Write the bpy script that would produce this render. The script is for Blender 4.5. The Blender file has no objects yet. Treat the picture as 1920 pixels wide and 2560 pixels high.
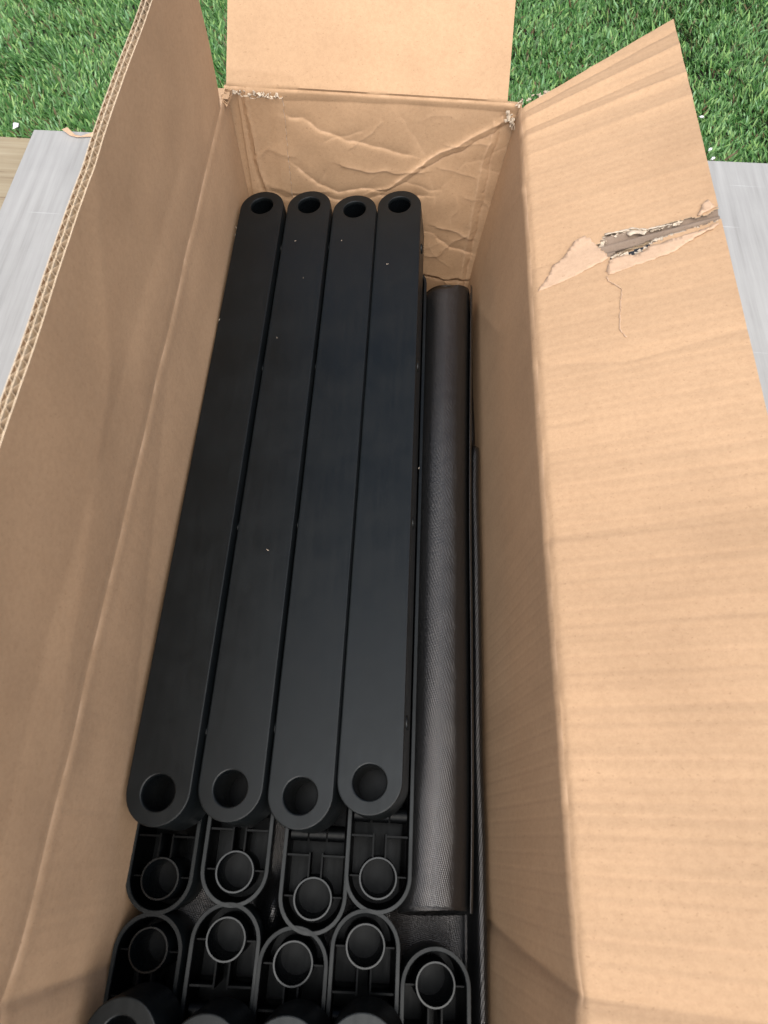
import bpy, bmesh, math, random
import numpy as np
from mathutils import Vector, Matrix, geometry

# ------------------------------------------------------------------ camera, sky, sun, exposure
scene = bpy.context.scene
CAMH = 0.76                                   # camera height above the board (metres)
F_PX = 1708.0                                 # focal length in pixels of a 1920x2560 frame
def _n(v):
    v = np.array(v, float); return v / np.linalg.norm(v)
_D = _n([-60, 828, 1708]); _B = _n([181, -3509, 1708]); _B = _n(_B - _D * (_B @ _D)); _X = np.cross(_D, _B)
CM = np.stack([_X, _B, -_D])                  # camera (x right, y down, z forward) -> world
cam_d = bpy.data.cameras.new('camera'); cam = bpy.data.objects.new('camera', cam_d)
scene.collection.objects.link(cam)
_m = Matrix.Identity(4)
for r in range(3):
    _m[r][0] = CM[r, 0]; _m[r][1] = -CM[r, 1]; _m[r][2] = -CM[r, 2]
_m[2][3] = CAMH
cam.matrix_world = _m
cam_d.sensor_fit = 'VERTICAL'; cam_d.sensor_height = 36.0; cam_d.lens = 36.0 * F_PX / 2560
cam_d.clip_start = 0.02; cam_d.clip_end = 200
cam_d.dof.use_dof = True; cam_d.dof.focus_distance = 0.80; cam_d.dof.aperture_fstop = 12.0
scene.camera = cam

SUN_EL, SUN_AZ = math.radians(65), math.radians(174)    # azimuth clockwise from +Y
world = bpy.data.worlds.new('World'); scene.world = world; world.use_nodes = True
wn = world.node_tree; bg = wn.nodes['Background']
sky = wn.nodes.new('ShaderNodeTexSky'); sky.sky_type = 'NISHITA'; sky.sun_disc = False
sky.sun_elevation = SUN_EL; sky.sun_rotation = SUN_AZ; sky.dust_density = 5.0; sky.air_density = 1.0
wn.links.new(sky.outputs[0], bg.inputs[0]); bg.inputs[1].default_value = 0.075
sun_d = bpy.data.lights.new('sun', 'SUN'); sun = bpy.data.objects.new('sun', sun_d); scene.collection.objects.link(sun)
sun_d.energy = 1.5; sun_d.angle = math.radians(80); sun_d.color = (1.0, 0.965, 0.925)
_sd = Vector((math.sin(SUN_AZ) * math.cos(SUN_EL), math.cos(SUN_AZ) * math.cos(SUN_EL), math.sin(SUN_EL)))
sun.rotation_euler = _sd.to_track_quat('Z', 'Y').to_euler()
scene.view_settings.view_transform = 'Standard'; scene.view_settings.look = 'None'
scene.view_settings.exposure = 1.26; scene.view_settings.gamma = 1.0
scene.render.resolution_x = 768; scene.render.resolution_y = 1024

# ------------------------------------------------------------------ helpers
COL = scene.collection
rng = np.random.default_rng(7); random.seed(7)

def vnoise(x, y, seed=0):
    """smooth value noise in [-1, 1], vectorised"""
    r = np.random.default_rng(seed); T = r.random((64, 64)) * 2 - 1
    x = np.asarray(x, float); y = np.asarray(y, float)
    xi = np.floor(x).astype(int); yi = np.floor(y).astype(int); fx = x - xi; fy = y - yi
    fx = fx * fx * (3 - 2 * fx); fy = fy * fy * (3 - 2 * fy)
    a = T[xi % 64, yi % 64]; b = T[(xi + 1) % 64, yi % 64]; c = T[xi % 64, (yi + 1) % 64]; d = T[(xi + 1) % 64, (yi + 1) % 64]
    return (a * (1 - fx) + b * fx) * (1 - fy) + (c * (1 - fx) + d * fx) * fy

def mesh_obj(name, verts, faces, mat=None, parent=None, smooth=True, mats=None, midx=None, uv=None):
    me = bpy.data.meshes.new(name)
    me.from_pydata([tuple(map(float, v)) for v in verts], [], faces)
    if mats:
        for m in mats: me.materials.append(m)
    elif mat: me.materials.append(mat)
    if midx is not None: me.polygons.foreach_set('material_index', midx)
    if smooth: me.polygons.foreach_set('use_smooth', [True] * len(me.polygons))
    if uv is not None:
        l = me.uv_layers.new(name='UVMap')
        vi = np.empty(len(me.loops), int); me.loops.foreach_get('vertex_index', vi)
        l.data.foreach_set('uv', np.asarray(uv, float)[vi].ravel())
    me.update()
    o = bpy.data.objects.new(name, me); COL.objects.link(o)
    if parent: o.parent = parent
    return o

def empty(name, loc=(0, 0, 0)):
    o = bpy.data.objects.new(name, None); COL.objects.link(o); o.location = loc; o.empty_display_size = 0.02
    return o

def tag(o, label=None, cat=None, group=None, kind=None):
    if label: o['label'] = label
    if cat: o['category'] = cat
    if group: o['group'] = group
    if kind: o['kind'] = kind
    return o

def auto_smooth(o, deg=40):
    bm = bmesh.new(); bm.from_mesh(o.data)
    for e in bm.edges:
        if len(e.link_faces) == 2 and e.calc_face_angle(0) > math.radians(deg): e.smooth = False
    bm.to_mesh(o.data); bm.free()

def fix_normals(o):
    bm = bmesh.new(); bm.from_mesh(o.data); bmesh.ops.recalc_face_normals(bm, faces=bm.faces); bm.to_mesh(o.data); bm.free()

# ------------------------------------------------------------------ materials
def new_mat(name):
    m = bpy.data.materials.new(name); m.use_nodes = True
    nt = m.node_tree; b = nt.nodes['Principled BSDF']
    return m, nt, b
def N(nt, t, **k):
    n = nt.nodes.new(t)
    for a, v in k.items(): setattr(n, a, v)
    return n
def mapping(nt, scale=(1, 1, 1), rot=(0, 0, 0), coord='Object'):
    tc = N(nt, 'ShaderNodeTexCoord'); mp = N(nt, 'ShaderNodeMapping')
    mp.inputs['Scale'].default_value = scale; mp.inputs['Rotation'].default_value = rot
    nt.links.new(tc.outputs[coord], mp.inputs[0]); return mp.outputs[0]
def noise(nt, vec, scale, detail=4, rough=0.6):
    n = N(nt, 'ShaderNodeTexNoise'); n.inputs['Scale'].default_value = scale
    n.inputs['Detail'].default_value = detail; n.inputs['Roughness'].default_value = rough
    nt.links.new(vec, n.inputs['Vector']); return n.outputs['Fac']
def ramp(nt, fac, stops):
    r = N(nt, 'ShaderNodeValToRGB'); e = r.color_ramp.elements
    e[0].position, e[0].color = stops[0][0], (*stops[0][1], 1); e[1].position, e[1].color = stops[-1][0], (*stops[-1][1], 1)
    for p, c in stops[1:-1]:
        x = e.new(p); x.color = (*c, 1)
    nt.links.new(fac, r.inputs[0]); return r.outputs[0]
def mix(nt, a, b, fac, mode='MIX'):
    n = N(nt, 'ShaderNodeMix', data_type='RGBA', blend_type=mode)
    if isinstance(fac, (int, float)): n.inputs[0].default_value = fac
    else: nt.links.new(fac, n.inputs[0])
    for s, i in ((a, 6), (b, 7)):
        if isinstance(s, tuple): n.inputs[i].default_value = (*s, 1)
        else: nt.links.new(s, n.inputs[i])
    return n.outputs[2]
def math_n(nt, op, a, b=None):
    n = N(nt, 'ShaderNodeMath', operation=op)
    for s, i in ((a, 0), (b, 1)):
        if s is None: continue
        if isinstance(s, (int, float)): n.inputs[i].default_value = s
        else: nt.links.new(s, n.inputs[i])
    return n.outputs[0]
def bump(nt, b, h, strength=0.3, dist=0.001):
    n = N(nt, 'ShaderNodeBump'); n.inputs['Strength'].default_value = strength; n.inputs['Distance'].default_value = dist
    nt.links.new(h, n.inputs['Height']); nt.links.new(n.outputs[0], b.inputs['Normal'])

def kraft(name, base, vary=0.06):
    m, nt, b = new_mat(name)
    v = mapping(nt); vs = mapping(nt, scale=(1, 14, 14))
    c = tuple(base); dk = tuple(x * (1 - vary * 2.2) for x in base); lt = tuple(min(1, x * (1 + vary)) for x in base)
    big = noise(nt, v, 9, 3); fib = noise(nt, v, 900, 3, 0.7); fine = noise(nt, v, 260, 4, 0.7)
    col = ramp(nt, big, [(0.3, tuple(x * (1 - vary) for x in base)), (0.7, lt)])
    f2 = ramp(nt, fine, [(0.25, (0.86, 0.84, 0.82)), (0.6, (1, 1, 1))])
    col = mix(nt, col, f2, 0.8, 'MULTIPLY')
    f3 = ramp(nt, fib, [(0.3, (0.9, 0.88, 0.86)), (0.55, (1, 1, 1)), (0.8, (1.0, 1.0, 1.0))])
    col = mix(nt, col, f3, 0.7, 'MULTIPLY')
    wa = N(nt, 'ShaderNodeAttribute', attribute_name='wear')       # paper rubbed pale along the folds
    col = mix(nt, col, tuple(min(1, x * 1.28 + 0.05) for x in base), wa.outputs['Fac'])
    spk = ramp(nt, noise(nt, mapping(nt, scale=(1, 1.7, 1)), 430, 2, 0.5), [(0.66, (1, 1, 1)), (0.74, (0.72, 0.68, 0.64))])
    col = mix(nt, col, spk, 0.75, 'MULTIPLY')
    stain = ramp(nt, noise(nt, mapping(nt), 3.5, 5, 0.7), [(0.35, (0.90, 0.885, 0.87)), (0.55, (1, 1, 1))])
    col = mix(nt, col, stain, 0.8, 'MULTIPLY')
    nt.links.new(col, b.inputs['Base Color']); b.inputs['Roughness'].default_value = 0.82
    b.inputs['Specular IOR Level'].default_value = 0.25
    bump(nt, b, fib, 0.25, 0.0004)
    return m
KR = (0.490, 0.328, 0.196)
M_kraft = kraft('kraft_liner', KR)
M_medium = kraft('flute_medium', (0.50, 0.38, 0.25))
M_cut = kraft('cut_board_edge', (0.66, 0.54, 0.38))
M_peel = kraft('peeled_paper', (0.55, 0.39, 0.265), 0.06)
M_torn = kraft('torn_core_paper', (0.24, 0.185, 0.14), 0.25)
M_fibre = kraft('torn_fibre', (0.58, 0.50, 0.39), 0.12)

def plastic(name, base, rough, scuff=True, spec=0.29):
    m, nt, b = new_mat(name)
    v = mapping(nt); vs = mapping(nt, scale=(1, 0.05, 1))
    n1 = noise(nt, v, 22, 3); n2 = noise(nt, v, 700, 3, 0.7)
    n3 = noise(nt, mapping(nt, scale=(70, 3, 70)), 3, 4, 0.7)
    r = ramp(nt, math_n(nt, 'ADD', math_n(nt, 'MULTIPLY', n1, 0.6), math_n(nt, 'MULTIPLY', n3, 0.4)), [(0.35, (rough - .09,) * 3), (0.65, (rough + .12,) * 3)])
    nt.links.new(r, b.inputs['Roughness'])
    dust = ramp(nt, noise(nt, v, 340, 5, 0.75), [(0.60, (0, 0, 0)), (0.86, (1, 1, 1))])
    col = mix(nt, tuple(base), (0.11, 0.12, 0.12), math_n(nt, 'MULTIPLY', dust, 0.17 if scuff else 0.0))
    nt.links.new(col, b.inputs['Base Color'])
    b.inputs['Specular IOR Level'].default_value = spec; b.inputs['Specular Tint'].default_value = (0.92, 0.98, 1.0, 1)
    hh = math_n(nt, 'ADD', math_n(nt, 'MULTIPLY', n2, 0.12), math_n(nt, 'MULTIPLY', noise(nt, v, 26, 2), 1.6))
    bump(nt, b, hh, 0.22, 0.0006)
    return m
M_plas = plastic('black_plastic', (0.0038, 0.0052, 0.0058), 0.40)
M_plas_shade = plastic('black_plastic_shaded', (0.0010, 0.0012, 0.0014), 0.34, False, 0.11)  # same plastic, darkened for insides, ribs and tube floors: shade painted in

M_gloss = plastic('black_plastic_glossy', (0.0022, 0.0030, 0.0036), 0.26, False, 0.45)
def fabric(name, base, rough, pitch=0.0014):
    m, nt, b = new_mat(name)
    tc = N(nt, 'ShaderNodeTexCoord'); sx = N(nt, 'ShaderNodeSeparateXYZ'); nt.links.new(tc.outputs['UV'], sx.inputs[0])
    k = 2 * math.pi / pitch
    wob = math_n(nt, 'MULTIPLY', math_n(nt, 'SUBTRACT', noise(nt, mapping(nt, coord='UV'), 30, 2), 0.5), 0.004)
    u = math_n(nt, 'ADD', sx.outputs[0], wob); v = math_n(nt, 'ADD', sx.outputs[1], wob)
    s1 = math_n(nt, 'SINE', math_n(nt, 'MULTIPLY', math_n(nt, 'ADD', math_n(nt, 'MULTIPLY', u, 0.83), math_n(nt, 'MULTIPLY', v, 0.55)), k))
    s2 = math_n(nt, 'SINE', math_n(nt, 'MULTIPLY', math_n(nt, 'SUBTRACT', math_n(nt, 'MULTIPLY', u, 0.55), math_n(nt, 'MULTIPLY', v, 0.83)), k))
    w = math_n(nt, 'ADD', math_n(nt, 'MULTIPLY', math_n(nt, 'MULTIPLY', s1, s2), 0.5), 0.5)
    irr = noise(nt, mapping(nt, coord='UV'), 420, 2)
    h = math_n(nt, 'MULTIPLY', w, math_n(nt, 'ADD', irr, 0.5))
    col = ramp(nt, h, [(0.2, tuple(x * 0.15 for x in base)), (0.75, tuple(x * 1.9 for x in base))])
    nt.links.new(col, b.inputs['Base Color']); b.inputs['Roughness'].default_value = rough
    b.inputs['Specular IOR Level'].default_value = 0.8
    bump(nt, b, h, 0.8, 0.00032)
    return m
M_fab = fabric('woven_black_fabric', (0.0085, 0.009, 0.0094), 0.18, 0.0019)
M_fab2 = fabric('woven_black_sheet', (0.006, 0.0065, 0.007), 0.25, 0.0019)

def wood(name, stops, grain_axis, scale, rough, spec=0.4):
    m, nt, b = new_mat(name)
    sc = (scale, 1.2, scale) if grain_axis == 'Y' else (1.2, scale, scale)
    v = mapping(nt, scale=sc)
    g = noise(nt, v, 3.0, 6, 0.65); g2 = noise(nt, mapping(nt), 6, 4)
    col = ramp(nt, g, stops); s = ramp(nt, g2, [(0.3, (0.90, 0.90, 0.90)), (0.65, (1, 1, 1))])
    col = mix(nt, col, s, 1.0, 'MULTIPLY')
    nt.links.new(col, b.inputs['Base Color']); b.inputs['Roughness'].default_value = rough
    b.inputs['Specular IOR Level'].default_value = spec; b.inputs['Specular Tint'].default_value = (0.92, 0.98, 1.0, 1)
    bump(nt, b, g, 0.15, 0.0006)
    return m
M_board = wood('pale_grey_board', [(0.25, (0.26, 0.255, 0.24)), (0.45, (0.325, 0.325, 0.31)), (0.55, (0.35, 0.35, 0.335)), (0.8, (0.40, 0.40, 0.385))], 'Y', 30, 0.45)
def scratches(m):
    nt = m.node_tree; b = nt.nodes['Principled BSDF']; src = b.inputs['Base Color'].links[0].from_socket
    for rot, sc, th in ((0.75, 3.2, 0.76), (-0.5, 2.4, 0.765)):
        v = mapping(nt, scale=(1.6, 90, 1), rot=(0, 0, rot)); g = noise(nt, v, sc, 1, 0.4)
        k = ramp(nt, g, [(th, (0, 0, 0)), (th + 0.03, (1, 1, 1))])
        src = mix(nt, src, (0.66, 0.67, 0.67), math_n(nt, 'MULTIPLY', k, 0.35))
    nt.links.new(src, b.inputs['Base Color'])
scratches(M_board)
M_deck = wood('tan_deck_wood', [(0.3, (0.15, 0.10, 0.06)), (0.42, (0.29, 0.235, 0.15)), (0.7, (0.36, 0.31, 0.21))], 'X', 40, 0.6)
M_white = kraft('white_crumb', (0.78, 0.80, 0.82), 0.03)

def soil():
    m, nt, b = new_mat('turf_backing')
    c = ramp(nt, noise(nt, mapping(nt), 160, 4), [(0.3, (0.006, 0.011, 0.005)), (0.7, (0.03, 0.032, 0.015))])
    nt.links.new(c, b.inputs['Base Color']); b.inputs['Roughness'].default_value = 0.9; return m
M_soil = soil()
def grass_mat():
    m, nt, b = new_mat('turf_blade')
    a = N(nt, 'ShaderNodeAttribute', attribute_name='tone')
    c = ramp(nt, a.outputs['Fac'], [(0.0, (0.10, 0.062, 0.028)), (0.12, (0.085, 0.085, 0.03)), (0.2, (0.020, 0.075, 0.014)), (0.5, (0.046, 0.138, 0.026)),
                                    (0.8, (0.092, 0.215, 0.058)), (0.93, (0.19, 0.33, 0.09)), (1.0, (0.16, 0.32, 0.16))])
    nt.links.new(c, b.inputs['Base Color']); b.inputs['Roughness'].default_value = 0.45
    b.inputs['Specular IOR Level'].default_value = 0.35
    return m
M_blade = grass_mat()

# ------------------------------------------------------------------ the setting: ground, deck, board, turf
def box_mesh(x0, x1, y0, y1, z0, z1):
    v = [(x, y, z) for z in (z0, z1) for y in (y0, y1) for x in (x0, x1)]
    f = [(0, 2, 3, 1), (4, 5, 7, 6), (0, 1, 5, 4), (1, 3, 7, 5), (3, 2, 6, 7), (2, 0, 4, 6)]
    return v, f
GZ = -0.020                                    # level of the turf backing
v, f = box_mesh(-30, 30, -30, 30, GZ - 0.1, GZ - 0.004)
tag(mesh_obj('ground', v, f, M_soil, smooth=False), kind='structure')
def edge_y(x): return 1.050 + 0.021 * x       # the slightly skewed line where the turf begins
# pale board the box stands on
bx0, bx1 = -0.605, 1.25
verts = [(bx0 - 0.015, -1.2, 0), (bx1, -1.2, 0), (bx1, edge_y(bx1), 0), (bx0, edge_y(bx0), 0)]
verts = verts + [(x, y, -0.014) for x, y, z in verts]
bo = mesh_obj('pale_board', verts, [(0, 1, 2, 3), (7, 6, 5, 4), (0, 4, 5, 1), (1, 5, 6, 2), (2, 6, 7, 3), (3, 7, 4, 0)], M_board, smooth=False)
tag(bo, 'pale grey scratched board lying flat under the cardboard box', 'board')
bv = bo.modifiers.new('b', 'BEVEL'); bv.width = 0.0012; bv.segments = 2
# tan deck plank to the left of it
for i, (y0, y1) in enumerate([(0.930, None), (0.785, 0.926), (0.640, 0.781), (0.495, 0.636), (0.350, 0.491)]):
    pass
deck = empty('wooden_deck', (0, 0, -0.016))
tag(deck, 'tan wooden deck with visible grain at the left edge beside the pale board', 'deck')
for i in range(6):
    y1 = 1.036 - i * 0.305; y0 = y1 - 0.302
    v, f = box_mesh(-1.7, 1.3, y0, y1 if i else edge_y(-0.6) - 0.002, -0.02, 0.0016)
    p = mesh_obj('plank', v, f, M_deck, deck, smooth=False)
    b_ = p.modifiers.new('b', 'BEVEL'); b_.width = 0.002; b_.segments = 2

def make_turf():
    n = 120000
    x = rng.uniform(-1.25, 1.35, n); y = edge_y(x) + rng.random(n) ** 1.15 * 0.78 - 0.002
    L = rng.normal(0.024, 0.005, n).clip(0.010, 0.036); W = rng.normal(0.00145, 0.00035, n).clip(0.0008, 0.0024)
    # lie of the pile: mostly swept to the upper left on the left side, tangled on the right
    base_ang = np.where(x < -0.1, 2.45, 2.25) + 0.8 * vnoise(x * 9 + 40, y * 9 + 7, 3)
    ang = base_ang + rng.normal(0, np.where(x < -0.1, 0.75, 1.15), n)
    lean = rng.normal(0.95, 0.28, n).clip(0.15, 1.45)
    patch = 0.75 + 0.25 * vnoise(x * 22, y * 22, 5)
    dx, dy = np.cos(ang), np.sin(ang)
    tw = rng.normal(0, 0.5, n); sx, sy = -np.sin(ang + tw), np.cos(ang + tw)
    t = np.array([0.0, 0.4, 0.75, 1.0]); wd = np.array([0.9, 1.0, 0.75, 0.0])
    V = []
    hor = np.zeros(n); ver = np.zeros(n); lastt = 0
    for k in range(4):
        if k:
            a = lean * (0.45 + 0.75 * t[k]); seg = (t[k] - t[k - 1]) * L * patch
            hor = hor + np.sin(a) * seg; ver = ver + np.cos(a) * seg
        px, py, pz = x + dx * hor, y + dy * hor, GZ + ver
        w = W * wd[k]
        if k < 3:
            V.append(np.stack([px - sx * w, py - sy * w, pz], 1)); V.append(np.stack([px + sx * w, py + sy * w, pz + 0.0004], 1))
        else: V.append(np.stack([px, py, pz], 1))
    V = np.stack(V, 1)                          # n, 7, 3
    me = bpy.data.meshes.new('artificial_turf')
    me.vertices.add(n * 7); me.vertices.foreach_set('co', V.reshape(-1).astype(np.float32))
    base = np.arange(n)[:, None] * 7
    quads = np.concatenate([base + np.array([0, 1, 3, 2]), base + np.array([2, 3, 5, 4])], 1).reshape(-1)
    tris = (base + np.array([4, 5, 6])).reshape(-1)
    nl = len(quads) + len(tris); me.loops.add(nl)
    me.loops.foreach_set('vertex_index', np.concatenate([quads, tris]).astype(np.int32))
    nq = n * 2; me.polygons.add(nq + n)
    ls = np.concatenate([np.arange(nq) * 4, nq * 4 + np.arange(n) * 3]).astype(np.int32)
    me.polygons.foreach_set('loop_start', ls)
    me.polygons.foreach_set('loop_total', np.concatenate([np.full(nq, 4), np.full(n, 3)]).astype(np.int32))
    tone = rng.beta(2.4, 2.2, n) * 0.85 + 0.12; br = rng.random(n) < 0.07; tone[br] = rng.random(br.sum()) * 0.13
    hi = rng.random(n) < 0.19; tone[hi] = 0.9 + rng.random(hi.sum()) * 0.1
    at = me.attributes.new('tone', 'FLOAT', 'POINT'); at.data.foreach_set('value', np.repeat(tone, 7).astype(np.float32))
    me.materials.append(M_blade); me.update(calc_edges=True); me.validate()
    o = bpy.data.objects.new('artificial_turf', me); COL.objects.link(o)
    tag(o, 'green artificial turf with long thin blades behind the box', 'turf', kind='stuff')
make_turf()

# ------------------------------------------------------------------ cardboard box
RZ = 0.32                                       # height of the rim above the board
XL, XR, YB, YF = -0.179, 0.121, 0.684, -0.640   # inner faces at the rim
TH = 0.0082                                     # double-wall board
box = empty('cardboard_box', (-0.03, 0.02, 0.0))
tag(box, 'long open brown cardboard box with flaps folded out and black parts inside', 'box')
def child(o):                                   # parent without moving (box has only a translation)
    o.parent = box; o.matrix_parent_inverse = Matrix.Translation(-box.location); return o

def crease(a, b, pts, amp, w, skew=1.0):
    """tent-shaped fold along a polyline, height contribution at (a, b)"""
    best = np.full(np.shape(a), 1e9); side = np.zeros(np.shape(a))
    for (x0, y0), (x1, y1) in zip(pts[:-1], pts[1:]):
        dx, dy = x1 - x0, y1 - y0; L2 = dx * dx + dy * dy
        t = np.clip(((a - x0) * dx + (b - y0) * dy) / L2, 0, 1)
        d = np.hypot(a - x0 - t * dx, b - y0 - t * dy)
        s = np.sign((a - x0) * dy - (b - y0) * dx)
        up = d < best; best = np.where(up, d, best); side = np.where(up, s, side)
    ww = np.where(side > 0, w, w * skew)
    return amp * np.exp(-best / ww)

def grid_faces(nu, nv, keep=None, off=0):
    i, j = np.meshgrid(np.arange(nu - 1), np.arange(nv - 1), indexing='ij')
    a = i * nv + j
    q = np.stack([a, a + nv, a + nv + 1, a + 1], -1).reshape(-1, 4) + off
    if keep is not None: q = q[keep.reshape(-1)]
    return q.tolist()

def slab(name, P, Nn, th, mat, edge_mat, parent, keep=None, wear=None):
    """closed sheet: P front points (nu, nv, 3), Nn unit normals pointing to the front, th thickness"""
    nu, nv = P.shape[:2]
    Bk = P - Nn * th
    verts = np.concatenate([P.reshape(-1, 3), Bk.reshape(-1, 3)]); n = nu * nv
    f1 = grid_faces(nu, nv, keep); f2 = [q[::-1] for q in grid_faces(nu, nv, keep, n)]
    # side faces around every open border (also round holes)
    cnt = {}
    for q in f1:
        for k in range(4):
            e = (q[k], q[(k + 1) % 4]); cnt[(min(e), max(e))] = cnt.get((min(e), max(e)), []) + [e]
    sides = [(e[0][1], e[0][0], e[0][0] + n, e[0][1] + n) for e in cnt.values() if len(e) == 1]
    o = mesh_obj(name, verts, f1 + f2 + sides, mats=[mat, edge_mat], midx=[0] * (2 * len(f1)) + [1] * len(sides))
    child(o) if parent is box else None
    if wear is not None:
        at = o.data.attributes.new('wear', 'FLOAT', 'POINT'); at.data.foreach_set('value', np.concatenate([wear.reshape(-1), np.zeros(n)]).astype(np.float32))
    if parent is not box and parent is not None:
        o.parent = parent; o.matrix_parent_inverse = parent.matrix_world.inverted() if False else Matrix.Identity(4)
    me = o.data
    for p in me.polygons:
        if p.material_index == 1: p.use_smooth = False
    auto_smooth(o, 50)
    return o

class Profile:
    """wall + flap as one bent strip; s = arc length (0 at the rim, negative down the wall)"""
    def __init__(self, origin, ax, out, wall_lean, flap_ang, r=0.004):
        # origin: rim point, ax: unit vector along the rim, out: horizontal outward unit vector
        self.o = np.array(origin, float); self.ax = np.array(ax, float); self.out = np.array(out, float)
        self.w = wall_lean; self.f = flap_ang; self.r = r
        s = np.linspace(-0.34, 0.20, 2701); self.s = s
        t = np.clip((s + r) / (2 * r), 0, 1); t = t * t * (3 - 2 * t)
        ang = (math.pi / 2 - self.w) * (1 - t) + self.f * t      # angle above horizontal (outward)
        ds = s[1] - s[0]
        h = np.concatenate([[0], np.cumsum(np.cos((ang[1:] + ang[:-1]) / 2)) * ds]); z = np.concatenate([[0], np.cumsum(np.sin((ang[1:] + ang[:-1]) / 2)) * ds])
        k = np.argmin(abs(s)); self.h = h - h[k]; self.z = z - z[k]; self.a = ang
    def at(self, s, y, height=0.0):
        h = np.interp(s, self.s, self.h); z = np.interp(s, self.s, self.z); a = np.interp(s, self.s, self.a)
        up = np.array([0, 0, 1.0])
        nrm = -np.sin(a)[..., None] * self.out + np.cos(a)[..., None] * up       # inner / upper side
        p = self.o + h[..., None] * self.out + z[..., None] * up + y[..., None] * self.ax
        return p + nrm * np.asarray(height)[..., None], nrm

def rest(prof, s0, s1, y0, y1, ds, dy, hf, warp=None):
    ss = np.linspace(s0, s1, max(2, int(round((s1 - s0) / ds)) + 1)); yy = np.linspace(y0, y1, max(2, int(round((y1 - y0) / dy)) + 1))
    S, Y = np.meshgrid(ss, yy, indexing='ij')
    if warp: S, Y = warp(S, Y)
    P, Nn = prof.at(S, Y, hf(S, Y)); return S, Y, P, Nn

# ---- profiles: y runs along +Y on the long sides, along +X on the back
PL = Profile((XL, 0, RZ), (0, 1, 0), (-1, 0, 0), math.radians(3.5), math.radians(89.0), 0.005)
PR = Profile((XR, 0, RZ), (0, 1, 0), (1, 0, 0), math.radians(4.0), math.radians(25.0), 0.006)
PB = Profile((0, YB, RZ), (1, 0, 0), (0, 1, 0), math.radians(2.0), math.radians(42.0), 0.004)
PF = Profile((0, YF, RZ), (1, 0, 0), (0, -1, 0), math.radians(2.0), math.radians(-35.0), 0.004)

def hinge(S, d=0.0006, w=0.0022): return -d * np.exp(-(S / w) ** 2)
def flutes(Y, pitch, amp): return amp * np.cos(2 * np.pi * Y / pitch)
def scores(Y, pitch, amp, w, S=None):             # thin vertical score lines every pitch metres
    d = (Y / pitch + 0.5) % 1 - 0.5
    return -amp * np.exp(-(d * pitch / w) ** 2)

def hL(S, Y):
    h = 0.0018 * vnoise(S * 7 + 3, Y * 5, 11) + 0.0006 * vnoise(S * 30, Y * 22, 12) + hinge(S - 0.002, 0.0007, 0.0030) + 0.0004 * np.exp(-((S + 0.006) / 0.005) ** 2)
    near = np.clip((0.12 - Y) / 0.2, 0, 1)
    h = h + np.where(S < 0, scores(Y, 0.0104, 0.00010, 0.0008) * (0.3 + near), 0)
    h = h + crease(S, Y, [(-0.30, -0.092), (-0.13, -0.087), (0.0, -0.0845), (0.03, -0.084)], -0.0040, 0.008, 2.4) * np.clip((0.03 - S) / 0.03, 0, 1)
    h = h + crease(S, Y, [(0.02, 0.05), (0.075, 0.27), (0.155, 0.36)], 0.0009, 0.02) + crease(S, Y, [(-0.10, 0.05), (-0.02, 0.33)], -0.0007, 0.015)
    h = h + crease(S, Y, [(0.03, -0.3), (0.06, 0.1), (0.05, 0.5)], -0.0006, 0.012)
    return h + 0.00010 * vnoise(S * 4, Y * 260, 4)
def hR(S, Y):
    soft = 0.00045 * vnoise(S * 6 + 9, Y * 62, 21) + 0.00032 * vnoise(S * 9, Y * 130 + 3, 22)
    h = 0.0016 * vnoise(S * 6 + 1, Y * 4 + 2, 23) + soft * np.where(S > 0, 1.0, 0.35) + hinge(S - 0.001, 0.0010, 0.0030)
    h = h + np.where(S < -0.002, scores(Y, 0.0104, 0.00016, 0.0007) * np.clip((0.30 - Y) / 0.15, 0.0, 1), 0)
    h = h + np.where(S > 0.004, flutes(Y, 0.0078, 0.00008) + scores(Y, 0.0104, 0.00018, 0.0009) * np.clip((0.55 - Y) / 0.4, 0.15, 1), 0)
    # the crease right round the box near the front
    h = h + crease(S, Y, [(-0.30, -0.043), (-0.206, -0.0526), (-0.10, -0.0618), (0.0, -0.0690), (0.05, -0.0700), (0.16, -0.0705)], -0.0034, 0.006, 2.6)
    fl = S > -0.004
    for pts, am, w, sk in (([(0.0, 0.2005), (0.073, 0.202), (0.16, 0.2055)], -0.0014, 0.006, 2.5), ([(0.0, 0.353), (0.069, 0.338), (0.16, 0.347)], -0.0013, 0.006, 2.2),
                           ([(0.0, 0.028), (0.16, 0.030)], -0.0013, 0.007, 2.5), ([(0.006, 0.6545), (0.16, 0.686)], 0.0028, 0.0045, 1.6),
                           ([(0.005, 0.627), (0.16, 0.642)], 0.0028, 0.0050, 1.6), ([(0.006, 0.600), (0.16, 0.610)], 0.0020, 0.006, 1.8),
                           ([(0.005, 0.6695), (0.16, 0.714)], -0.0018, 0.0035, 1.5),  ([(0.005, 0.641), (0.16, 0.664)], -0.0016, 0.0040, 1.5), ([(0.0, 0.455), (0.05, 0.462), (0.16, 0.474)], -0.0009, 0.009, 1.6)):
        h = h + np.where(fl, crease(S, Y, pts, am, w, sk), 0)
    h = h + crease(S, Y, [(-0.20, 0.60), (-0.10, 0.47), (-0.02, 0.43)], 0.0010, 0.008) * (S < 0)
    h = h + crease(S, Y, [(-0.14, 0.62), (-0.05, 0.585), (0.0, 0.56)], 0.0012, 0.006) * (S < 0)
    # dent at the far end of the wall
    return h
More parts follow.
